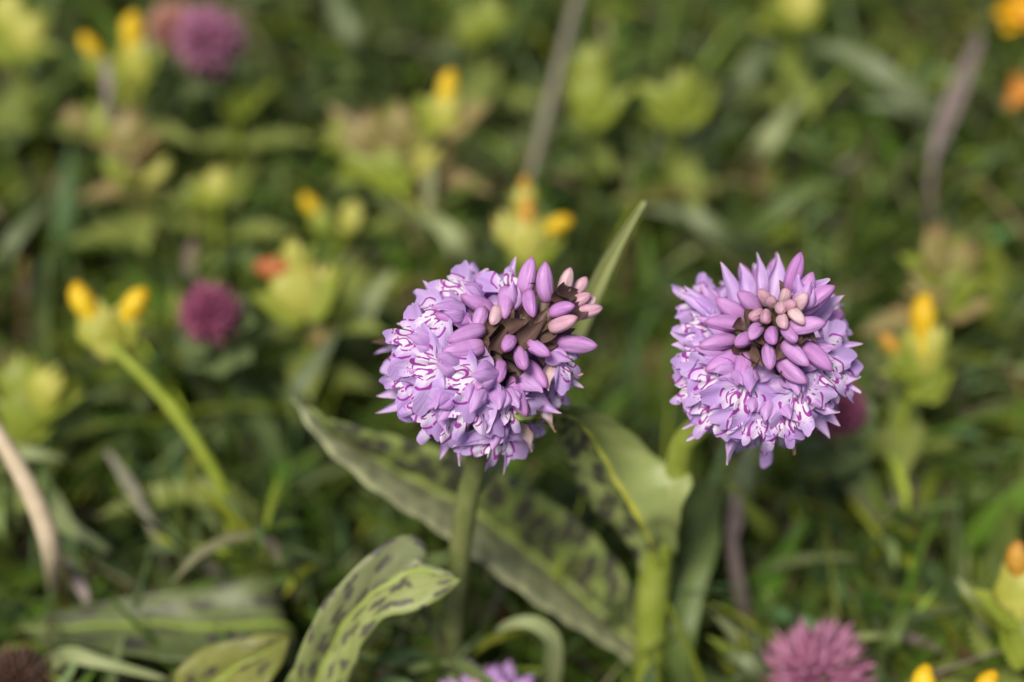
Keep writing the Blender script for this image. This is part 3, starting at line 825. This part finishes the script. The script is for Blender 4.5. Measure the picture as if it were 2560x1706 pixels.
rattle('yellow rattle with an orange bloom and a browned bloom close behind the leaning orchid',
       [(1318, 608, .082, 85, 1.2, 'y', 'o', 100), (1285, 585, .080, 120, 1.0, 'y', None, 0), (1340, 590, .082, 25, .9, 'y', 'y', 30), (1312, 505, .088, 90, .7, 'y', 'o', 90)], leaves=2)
rattle('bushy yellow rattle with pinkish bracts and one bright yellow bloom at its top',
       [(1112, 285, .088, 85, 1.05, 'y', 'y', 82), (1010, 320, .078, 100, 1.0, 'b', None, 0), (940, 330, .075, 120, 1.0, 'b', None, 0), (1060, 390, .070, 60, 1.1, 'y', None, 0),
        (900, 400, .066, 140, 1.0, 'g', None, 0), (980, 420, .068, 95, 1.1, 'g', None, 0), (1010, 480, .058, 70, 1.0, 'b', None, 0), (860, 340, .066, 150, .9, 'g', None, 0)], leaves=3, red=True, bscale=1.9)
rattle('yellow rattle with one erect yellow bloom, touching the pink clover pair',
       [(335, 160, .088, 88, 1.25, 'y', 'y', 90), (255, 165, .082, 110, .9, 'g', 'y', 130), (330, 215, .080, 80, 1.0, 'y', None, 0)], leaves=3)
rattle('fading yellow rattle with rust-tipped calyxes beneath the rattle with erect bloom',
       [(265, 320, .078, 95, 1.0, 'g', None, 0), (318, 335, .080, 85, 1.15, 'b', None, 0), (335, 405, .070, 60, .9, 'b', 'o', 20), (380, 430, .066, 40, .9, 'y', None, 0), (200, 300, .070, 140, .8, 'b', None, 0), (300, 420, .064, 100, 1.0, 'g', None, 0)], leaves=3, red=True)
rattle('cluster of pale yellow rattle calyxes without open blooms', [(25, 45, .085, 100, 1.3, 'y', None, 0), (68, 92, .082, 60, 1.1, 'y', None, 0), (10, 120, .075, 120, 1.0, 'g', None, 0)], leaves=2)
rattle('small yellow rattle with one stubby golden bloom, just below the bushy rattle',
       [(805, 555, .060, 120, .8, 'g', 'y', 130), (872, 550, .062, 60, .85, 'y', None, 0)], leaves=2, bracts=False)
rattle('tall slender lime rattle calyx leaning beside the grey dry stalk', [(1480, 250, .078, 92, 1.35, 'g', None, 0), (1478, 170, .080, 88, 1.1, 'g', None, 0)], leaves=2)
rattle('single triangular lime-green rattle calyx against dark gaps', [(1710, 245, .075, 90, 1.35, 'g', None, 0), (1690, 280, .07, 110, 1.0, 'g', None, 0)], leaves=2, bscale=1.7)
rattle('yellow rattle with a yellow bloom and a drooping orange bloom, beside the upright orchid',
       [(2305, 880, .080, 90, 1.25, 'y', 'y', 92), (2270, 900, .078, 140, .95, 'g', 'o', 140), (2320, 950, .072, 80, 1.0, 'g', None, 0)], leaves=2)
rattle('brownish ripe rattle seed head with fleshy bracts in the green', [(2350, 640, .078, 95, 1.3, 'b', None, 0), (2400, 670, .075, 60, 1.1, 'b', None, 0), (2330, 720, .070, 130, 1.0, 'b', None, 0), (2390, 740, .068, 70, 1.1, 'g', None, 0)], leaves=3, red=True)
rattle('lime rattle calyx over grey-green arching leaves', [(2000, 10, .080, 90, 1.3, 'y', None, 0), (1950, 40, .07, 120, 1.0, 'g', None, 0)], leaves=2)
rattle('two bright yellow rattle blooms next to the ragged pink clover', [(2300, 1790, .070, 90, 1.0, 'y', 'y', 90), (2440, 1800, .070, 80, 1.0, 'y', 'y', 75)], leaves=2, bracts=False)
rattle('rattle with a faded orange bloom over a creamy calyx', [(2552, 1490, .078, 95, 1.25, 'y', 'o', 100), (2575, 1600, .070, 80, 1.2, 'g', None, 0)], leaves=2)
rattle('olive rattle calyx cluster low beside the straw stalk', [(60, 960, .066, 100, 1.2, 'g', None, 0), (110, 985, .066, 70, 1.1, 'y', None, 0), (70, 1040, .06, 90, 1.2, 'g', None, 0)], leaves=3)
rattle('dim lime rattle calyx in the tall greenery', [(1225, 40, .072, 90, 1.0, 'g', None, 0), (1180, 70, .066, 110, .9, 'g', None, 0)], leaves=2)
rattle('low green rattle shoot in front of the grass tussock', [(540, 470, .060, 70, .9, 'y', None, 0), (500, 490, .056, 110, .9, 'g', None, 0)], leaves=3)
rattle('young green rattle shoot crowned by one small yellowish calyx', [(590, 240, .066, 90, 1.0, 'g', None, 0)], leaves=3, bscale=1.8)

# ------------------------------------------------------------------ clovers
def clover_head_material(name, a, b, low):
    M = Mat(name); u, v = M.uv(); r = M.obj_random()
    n = M.noise(600.0, r * 9.0, None, 2.0)
    c = M.mix(n.step(.3, .7), a, b)
    c = M.mix(u.step(.42, .12), c, low)            # older florets at the underside are brown
    c = M.mix(v.step(.6, 1.0) * .45, c, (min(1, b[0]*1.3), b[1]*1.6, min(1, b[2]*1.3)))
    return M.done(c, .3)
m_clo = clover_head_material('clover_pink', (0.36, 0.12, 0.21), (0.50, 0.21, 0.36), (0.20, 0.10, 0.065))
m_clod = clover_head_material('clover_magenta', (0.28, 0.065, 0.13), (0.38, 0.10, 0.21), (0.18, 0.08, 0.055))
m_clow = clover_head_material('clover_salmon', (0.50, 0.22, 0.17), (0.58, 0.30, 0.26), (0.30, 0.14, 0.10))
m_clob = clover_head_material('clover_brown', (0.10, 0.055, 0.045), (0.15, 0.08, 0.06), (0.08, 0.05, 0.03))
m_cstem = simple_material('clover_stem', (0.20, 0.19, 0.11), (0.25, 0.25, 0.11), 200)
m_cleaf = leaf_material('clover_leaf', (0.13, 0.19, 0.06), (0.22, 0.27, 0.12), .3, midrib=False)
def clover_mesh(seed, mat, n=170):
    q = random.Random(seed); V, F, U = [], [], []
    for k in range(n):
        z = 1 - 1.75*(k + .5)/n; a = k*2.39996
        d = Vector((math.sqrt(max(0, 1 - z*z))*math.cos(a), math.sqrt(max(0, 1 - z*z))*math.sin(a), z*1.05))
        d2 = (d + Vector((q.uniform(-.5, .5), q.uniform(-.5, .5), .35 + q.uniform(-.3, .4)))).normalized()
        ln = q.uniform(.5, 1.3)
        p0 = d*.25*cm; p1 = d*.62*cm; p2 = p1 + d2*.36*cm*ln
        v, f = tube_geo([p0, p1, p2], [.0004, .0008, .0007, .0002], 6, 5, len(V))
        V += v; F += f; jit = q.uniform(-.3, .2); U += [((z + 1)/2 + jit, (i//5)/5) for i in range(len(v))]
    return mesh('flower_head', V, F, mat, U)
def leaflet_geo(c, d, n, size):
    V = []
    x = d.cross(n).normalized()
    prof = [(0, .02), (.2, .26), (.5, .40), (.8, .34), (1, .05)]
    for t, w in prof:
        for s in (-1, 0, 1): V.append(c + d*(t*size) + x*(s*w*size) + n*(abs(s)*.12*size - .12*t*t*size))
    return V
def clover(label, px, py, z, size, mat, tilt=(0, 0, 1), leaves=4, group='clovers in the meadow', rootoff=(0, .01)):
    q = random.Random(int(px)); c = at_z(px, py, z)
    b = Vector((c.x + rootoff[0], c.y + rootoff[1], 0))
    r = root('clover', b, label, 'clover', group)
    up = Vector(tilt).normalized()
    tube('stem', r, [Vector((b.x, b.y, -.006)), (b + c)/2 + Vector((.003, .002, 0)), c - up*.3*cm*size, c], [.0012, .0011, .0010, .0010], m_cstem, 18, 8)
    part('flower_head', r, clover_mesh(int(px), mat), frame(up.orthogonal(), up, c, size, size, size))
    for k in range(min(3, leaves)):
        a = k*2.2 + q.uniform(0, 1); d = Vector((math.cos(a), math.sin(a), .25)).normalized()
        o = c - up*(.75*cm*size + k*.5*cm)
        V, U = [], []; F = []
        for da in (-.95, 0, .95):
            dd = Matrix.Rotation(da, 3, 'Z') @ d
            off = len(V)
            V += leaflet_geo(o + d*.15*cm, dd, Vector((0, 0, 1)), 1.15*cm); F += grid_faces(3, 5, off)
            U += [(s/2, t/4) for t in range(5) for s in range(3)]
        wpart('leaf', r, V, F, m_cleaf, U)
    return r
clover('pink clover head with violet crown next to a salmon clover head', 520, 105, .088, 1.25, m_clo, (.2, -.2, 1))
clover('faded salmon clover head touching a violet-pink clover', 432, 70, .084, .9, m_clow)
clover('round dark magenta clover head on grey-green leaves', 525, 785, .082, .95, m_clod, (0, -.1, 1))
clover('deep magenta clover half hidden behind the upright orchid', 2090, 1020, .080, .9, m_clod)
clover('ragged pink clover with brown lower florets', 2045, 1690, .048, 1.5, m_clo, (.1, .15, 1))
clover('dried dark brown clover head', 38, 1700, .050, .95, m_clob)

# ------------------------------------------------------------------ trefoil flowers
m_tre = petal_material('trefoil_yellow', (0.80, 0.50, 0.015), (0.86, 0.58, 0.03), (0.76, 0.28, 0.03))
m_treo = petal_material('trefoil_orange', (0.66, 0.26, 0.05), (0.72, 0.36, 0.08), (0.55, 0.16, 0.03))
TRE = {'y': blade_mesh(900, m_tre, .7, .5, .25, 'petal'), 'o': blade_mesh(901, m_treo, .7, .5, .25, 'petal')}
def trefoil(label, px, py, z, kinds, size=1.0):
    q = random.Random(int(px + py)); c = at_z(px, py, z); b = Vector((c.x + .006, c.y + .008, 0))
    r = root('trefoil', b, label, 'wildflower', 'trefoil flowers')
    tube('stem', r, [Vector((b.x, b.y, -.006)), (b + c)/2 + Vector((.004, 0, .002)), c], [.0009, .0008, .0008], m_rstem, 14, 6)
    for k, kd in enumerate(kinds):
        a = 2*math.pi*k/len(kinds) + q.uniform(-.3, .3)
        d = CR*math.cos(a) + CU*math.sin(a)*.8 + TC*.3
        part('petal', r, TRE[kd], frame(d, TC + Vector((0, 0, .6)), c - d*.1*cm, size*1.2, size*1.1, size))
trefoil('yellow and orange trefoil flower at the edge of the grey-green leaves', 2545, 35, .085, 'yoyyyo', 1.15)
trefoil('small dull orange trefoil flower below the yellow trefoil', 2545, 235, .072, 'ooo', .85)

# ------------------------------------------------------------------ dry stalks and single blades
m_grey = simple_material('dry_stalk_grey', (0.19, 0.18, 0.13), (0.28, 0.26, 0.19), 260, .7)
m_violet = simple_material('dry_stalk_violet', (0.20, 0.15, 0.15), (0.28, 0.22, 0.20), 260, .7)
m_straw = simple_material('dry_straw', (0.50, 0.40, 0.27), (0.60, 0.49, 0.35), 260, .7)
m_bl_grey = leaf_material('blade_grey_green', (0.15, 0.19, 0.09), (0.23, 0.27, 0.14), .3, mid=(.34, .38, .22))
m_bl_green = leaf_material('blade_green', (0.09, 0.14, 0.03), (0.15, 0.20, 0.06), .3, mid=(.28, .34, .12))
m_bl_pale = leaf_material('blade_pale', (0.29, 0.34, 0.14), (0.37, 0.41, 0.20), .3, mid=(.44, .46, .26))
m_bl_yel = leaf_material('blade_yellow_green', (0.19, 0.25, 0.03), (0.25, 0.30, 0.06), .3)
def stalk(label, pts, radii, mat):
    P = [at_z(*p) for p in pts]
    b = Vector((P[0].x, P[0].y, 0))
    r = root('dry_stalk', b, label, 'stalk', 'dry stalks in the meadow')
    t = tube('stem', r, [Vector((b.x, b.y, -.005))] + P, radii, mat, 30, 8)
    ribbon('sheath', r, [P[len(P)//2].lerp(P[-1], k/4) + Vector((.0008, -.0008, .0006)) for k in range(5)], [.0012, .003, .0034, .002, .0008], mat, 14, 2)
stalk('grey dry stalk slanting beside lime rattle calyxes', [(1285, 640, .004), (1312, 500, .045), (1345, 370, .060), (1390, 190, .075), (1450, -40, .090)], [.0012, .0014, .0015, .0016, .0015, .0012], m_grey)
stalk('grey-violet bent dry stalk near grey-green arching leaves', [(2325, 700, .006), (2325, 520, .040), (2335, 380, .060), (2375, 240, .068), (2450, 90, .072)], [.0012, .0013, .0014, .0014, .0013, .0010], m_violet)
stalk('pale straw stalk, thick and bleached', [(140, 1500, .006), (134, 1400, .070), (95, 1270, .085), (40, 1160, .092), (-40, 1030, .098)], [.0009, .0012, .0022, .0028, .0026, .0018], m_straw)
stalk('thin brown dry stem crossing a blotched leaf', [(360, 1790, .010), (270, 1620, .040), (215, 1500, .050), (165, 1400, .056)], [.0009, .0010, .0010, .0009, .0008], m_violet)
stalk('dull violet dry stalk lying in deep green', [(430, 1480, .004), (410, 1380, .040), (350, 1260, .050), (270, 1130, .056)], [.0010, .0014, .0015, .0014, .0010], m_grey)
stalk('reddish dry stem near the broad blade beside the upright orchid', [(1880, 1600, .004), (1850, 1480, .030), (1830, 1340, .048), (1840, 1240, .060)], [.0016, .0020, .0022, .0018, .0012], m_violet)
stalk('thin reddish stem between two rattle plants', [(290, 420, .004), (278, 300, .082), (268, 240, .090), (262, 150, .096)], [.0010, .0012, .0012, .0012, .0010], m_violet)
def blade(label, pts, widths, mat, fold=.3, group='single broad blades', name='leaf_blade', facing=None, twist=0.0):
    P = [at_z(*p) for p in pts]
    b = Vector((P[0].x, P[0].y, 0))
    r = ribbon(name, None, [Vector((b.x, b.y, -.004))] + P, widths, mat, 36, 3, facing, fold, twist=twist)
    r['label'] = label; r['category'] = 'leaf'; r['group'] = group
blade('curled pale green blade bent like a hook below the orchids', [(1370, 1760, .03), (1385, 1650, .052), (1378, 1590, .062), (1330, 1556, .066), (1275, 1560, .064), (1238, 1580, .060)], [.003, .004, .0045, .005, .0045, .004, .0012], m_bl_pale)
blade('tall green blade next to the thick orchid stem', [(1710, 1800, .02), (1700, 1640, .045), (1730, 1480, .055), (1775, 1340, .060), (1790, 1220, .058)], [.003, .005, .007, .007, .006, .001], m_bl_green)
blade('dark broad blade close behind the thick orchid stem', [(1690, 1700, .02), (1700, 1520, .035), (1730, 1370, .045), (1760, 1240, .05)], [.006, .010, .011, .009, .002], m_bl_green)
blade('pale green pointed blade kinked above the long spotted leaf tip', [(820, 1200, .01), (790, 1080, .05), (745, 985, .070), (775, 930, .074), (810, 880, .074), (850, 820, .07)], [.002, .003, .004, .0045, .0045, .004, .001], m_bl_grey)
blade('blue-green upright blade just below the upright orchid head', [(1830, 1360, .01), (1840, 1260, .050), (1862, 1170, .062), (1885, 1080, .068)], [.003, .006, .009, .008, .002], m_bl_grey)
blade('bright green narrow blade slanting down beside the upright orchid', [(1920, 1400, .01), (1925, 1340, .04), (1870, 1270, .055), (1815, 1200, .060)], [.002, .004, .005, .005, .001], m_bl_yel)
blade('long grey-green arching leaf next to the bent dry stalk', [(2290, 430, .02), (2320, 300, .050), (2230, 200, .064), (2110, 130, .066), (1990, 105, .060)], [.004, .008, .009, .008, .006, .001], m_bl_grey)
blade('pale broad leaf patch inside the arching leaf', [(1850, 460, .02), (1900, 380, .050), (1950, 310, .058), (2000, 250, .058)], [.004, .007, .009, .007, .002], m_bl_pale)
blade('grey-green leaf tip above the pale broad leaf', [(1780, 300, .02), (1850, 210, .055), (1890, 150, .060), (1930, 100, .058)], [.004, .007, .009, .007, .002], m_bl_grey)
blade('flat pale leaf under the long arching leaf', [(2330, 280, .03), (2290, 275, .055), (2220, 262, .060), (2150, 262, .058)], [.004, .007, .008, .006, .001], m_bl_grey)
blade('long low green blade crossing toward the bent stalk', [(1500, 430, .02), (1620, 390, .045), (1750, 350, .052), (1860, 290, .050)], [.003, .005, .006, .005, .001], m_bl_grey)
blade('grey-green leaf crossing low behind the upright orchid', [(1940, 700, .01), (1820, 600, .045), (1720, 540, .052), (1600, 520, .046)], [.003, .006, .007, .006, .001], m_bl_grey)
blade('long olive leaf slanting over dark gap behind the upright orchid', [(1780, 640, .02), (1900, 560, .05), (2030, 470, .060), (2130, 470, .056)], [.003, .006, .007, .006, .001], m_bl_green)
blade('pale pointed leaf over dark ground near the creamy rattle', [(2520, 1640, .02), (2470, 1570, .058), (2430, 1500, .066), (2390, 1445, .066)], [.003, .0055, .0065, .005, .001], m_bl_pale)
blade('green leaf beside the ragged pink clover', [(2240, 1700, .02), (2225, 1620, .055), (2250, 1560, .060), (2290, 1510, .058)], [.003, .007, .008, .006, .001], m_bl_green)
blade('curved blue-green leaf by the ragged pink clover', [(1930, 1780, .02), (1900, 1690, .05), (1860, 1650, .056), (1815, 1640, .052)], [.003, .006, .007, .006, .002], m_bl_grey)
blade('pale grey blade among dark gaps in the tall greenery', [(930, 230, .02), (890, 120, .055), (850, 30, .064), (820, -60, .064)], [.003, .005, .006, .006, .002], m_bl_grey)
blade('broad pale green leaf standing behind the leaning orchid head', [(1140, 760, .02), (1150, 640, .062), (1110, 570, .070), (1060, 540, .066)], [.004, .007, .009, .008, .002], m_bl_pale)
blade('pale upright leaf between the lime rattle and the leaning orchid head', [(930, 960, .01), (900, 840, .048), (920, 760, .058), (985, 680, .062)], [.004, .007, .009, .008, .002], m_bl_pale)
blade('light green short blade under the pale straw stalk', [(130, 1260, .03), (175, 1315, .060), (230, 1350, .062), (285, 1385, .056)], [.003, .006, .0075, .006, .001], m_bl_pale)
blade('flat light green blade under the straw stalk top', [(20, 1210, .02), (30, 1140, .055), (95, 1135, .060), (170, 1150, .056)], [.003, .006, .006, .005, .001], m_bl_pale)
blade('low yellow-green blade under the blotched leaf', [(60, 1760, .02), (150, 1645, .055), (250, 1655, .060), (420, 1700, .055)], [.003, .004, .005, .004, .001], m_bl_pale)
blade('glossy yellow-green leaf behind the rattle with horned blooms', [(60, 760, .01), (20, 640, .05), (60, 570, .056), (130, 500, .05)], [.003, .005, .006, .005, .001], m_bl_grey)

# ------------------------------------------------------------------ meadow mass: grass, herb leaves
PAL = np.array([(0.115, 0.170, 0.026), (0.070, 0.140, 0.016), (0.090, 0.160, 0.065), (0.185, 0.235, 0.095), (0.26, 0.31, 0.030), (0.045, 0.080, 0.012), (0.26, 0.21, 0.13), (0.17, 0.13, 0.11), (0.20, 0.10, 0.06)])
def lowf(x, y):
    return (np.sin(101*x + 1.3 + 29*y) + np.sin(123*y + 2.1 - 51*x) + np.sin(67*x - 87*y + .7) + np.sin(221*x + 151*y)*.9 + np.sin(171*x - 203*y + 2.)*.8) / 3.6
def ribbons(name, label, n, lmin, lmax, wmin, wmax, wprof, a0, a1, pw, mat, region, hmul=0.5, seg=7, gap=-0.35, centers=None):
    x = nrg.uniform(region[0], region[1], n); y = nrg.uniform(region[2], region[3], n)
    z0 = np.full(n, -.004)
    if centers is not None:
        ci_ = nrg.integers(0, len(centers), n); x, y = centers[ci_, 0].copy(), centers[ci_, 1].copy(); z0 = centers[ci_, 2]*nrg.uniform(.35, 1.0, n)*np.clip(1 + .5*lowf(x, y), .5, 1.4)
    k = lowf(x, y); keep = k > gap + nrg.uniform(-.25, .25, n)
    x, y, k, z0 = x[keep], y[keep], k[keep], z0[keep]; n = len(x)
    Ln = nrg.uniform(lmin, lmax, n) * (1 + hmul*k*.6)
    wd = nrg.uniform(wmin, wmax, n)
    ph = nrg.uniform(0, 2*np.pi, n)
    s0 = nrg.uniform(*a0, n); s1 = nrg.uniform(*a1, n)
    dphi = nrg.uniform(-.6, .6, n)
    pos = np.zeros((n, seg + 1, 3)); pos[:, 0, 0] = x; pos[:, 0, 1] = y; pos[:, 0, 2] = z0
    side = np.zeros((n, seg + 1, 3)); nor = np.zeros((n, seg + 1, 3))
    for j in range(seg + 1):
        t = j / seg
        a = s0 + (s1 - s0) * t**1.4; p = ph + dphi * t
        d = np.stack([np.sin(a)*np.cos(p), np.sin(a)*np.sin(p), np.cos(a)], 1)
        if j: pos[:, j] = pos[:, j-1] + d * (Ln / seg)[:, None]
        side[:, j, 0] = -np.sin(p); side[:, j, 1] = np.cos(p)
        nor[:, j] = np.cross(d, side[:, j])
    pos[:, :, 2] = np.where(np.arange(seg + 1)[None, :] > 0, np.maximum(pos[:, :, 2], .0015), pos[:, :, 2])
    wp = np.interp(np.linspace(0, 1, seg + 1), np.linspace(0, 1, len(wprof)), wprof)
    W_ = wd[:, None, None] * wp[None, :, None] * .5
    A = pos + side*W_ + nor*W_*.3; B = pos - side*W_ + nor*W_*.3
    V = np.stack([A, pos, B], 2).reshape(-1, 3)
    nv = 3*(seg + 1)
    q = []
    for j in range(seg):
        for i in range(2):
            q.append((j*3 + i, j*3 + i + 1, j*3 + 3 + i + 1, j*3 + 3 + i))
    Fq = (np.array(q)[None] + (np.arange(n)*nv)[:, None, None]).reshape(-1, 4)
    ci = nrg.choice(len(PAL), n, p=np.array(pw)/sum(pw))
    c = PAL[ci] * np.exp(nrg.normal(-.2, .42, (n, 1))) * nrg.uniform(.9, 1.1, (n, 3))
    c = np.repeat(np.concatenate([c, np.ones((n, 1))], 1), nv, 0)
    me = bpy.data.meshes.new(name)
    me.vertices.add(len(V)); me.vertices.foreach_set('co', V.astype(np.float32).ravel())
    me.loops.add(Fq.size); me.loops.foreach_set('vertex_index', Fq.astype(np.int32).ravel())
    me.polygons.add(len(Fq)); me.polygons.foreach_set('loop_start', np.arange(len(Fq), dtype=np.int32)*4)
    me.polygons.foreach_set('use_smooth', np.ones(len(Fq), dtype=bool))
    at_ = me.color_attributes.new('tint', 'FLOAT_COLOR', 'POINT'); at_.data.foreach_set('color', c.astype(np.float32).ravel())
    me.materials.append(mat); me.update(); me.validate()
    o = part(name, None, me)
    o['kind'] = 'stuff'; o['label'] = label; o['category'] = 'plants'
m_mass = tint_material('meadow_leaf', .32, .5, .16)
NEAR = (-.42, .42, -.32, .62)
ribbons('grass', 'fine green grass blades of the meadow', 26000, .025, .075, .0008, .0024, [.6, 1, 1, .9, .7, .1], (0, .6), (.5, 1.8), [3, 3, 2, 2, .8, 2, .8, .6, .1], m_mass, NEAR, gap=-.02, hmul=.9)
ribbons('herb_leaves', 'narrow herb leaves filling the meadow', 11000, .022, .062, .0026, .0078, [.15, .2, .5, .9, 1, .8, .45, .05], (0, .5), (1.0, 2.1), [3, 3, 3, 1.6, .5, 2.5, .05, .1, .1], m_mass, NEAR, seg=8, gap=-.02, hmul=.9)
ribbons('broad_leaves', 'scattered broad herb leaves in the meadow', 1500, .030, .066, .007, .013, [.15, .15, .3, .8, 1, .9, .55, .05], (0, .4), (1.1, 2.0), [2, 3, 4, 4, .6, 2, 0, 0, 0], m_mass, NEAR, seg=9, gap=0, hmul=.8)
SH = np.stack([nrg.uniform(-.42, .42, 1100), nrg.uniform(-.3, .6, 1100), nrg.uniform(.022, .054, 1100)], 1)
ribbons('leafy_shoots', 'small leafy shoots with tiny narrow leaves', 26000, .006, .022, .0014, .0046, [.3, .8, 1, .7, .05], (.3, 1.2), (.9, 2.0), [3, 2, 3, 4, 3.5, 1.5, .3, .8, .5], m_mass, NEAR, seg=3, gap=-2, centers=SH)
ribbons('shoot_stems', 'thin stems of the small leafy shoots', 2600, .035, .05, .0008, .0015, [1, 1, .8], (0, .12), (0, .2), [3, 1, 0, 1, 2, 0, .5, 1, .5], m_mass, NEAR, seg=4, gap=-2, centers=SH*np.array([1, 1, -.05]))
ribbons('dry_grass', 'scattered dead straw blades in the meadow', 1300, .030, .070, .0008, .002, [.7, 1, 1, .8, .1], (.1, .9), (.8, 2.0), [0, 0, 0, 0, .3, 0, 3, 3, 1], m_mass, NEAR)
ribbons('meadow_carpet', 'short dense leaves close to the soil', 14000, .010, .028, .002, .006, [.3, .8, 1, .8, .1], (.2, .9), (1.0, 2.0), [1, 2, 1, .3, .1, 8, .2, .4, .2], m_mass, NEAR, seg=4, gap=-2)  # mostly dark tints, painting shade into the gaps between clumps
ribbons('far_grass', 'meadow grass stretching away around the flowers', 9000, .04, .09, .003, .006, [.6, 1, 1, .9, .7, .1], (0, .5), (.5, 1.7), [3, 3, 2, 2, 1, 2, .7, .5, .1], m_mass, (-2.2, 2.2, .62, 3.6), seg=4)
for rg in ((-1.6, -.42, -1.0, .62), (.42, 1.6, -1.0, .62)):
    ribbons('far_grass', 'meadow grass growing around the flower patch', 6000, .04, .085, .003, .006, [.6, 1, 1, .9, .7, .1], (0, .5), (.5, 1.7), [3, 3, 2, 2, 1, 2, .7, .5, .1], m_mass, rg, seg=4)
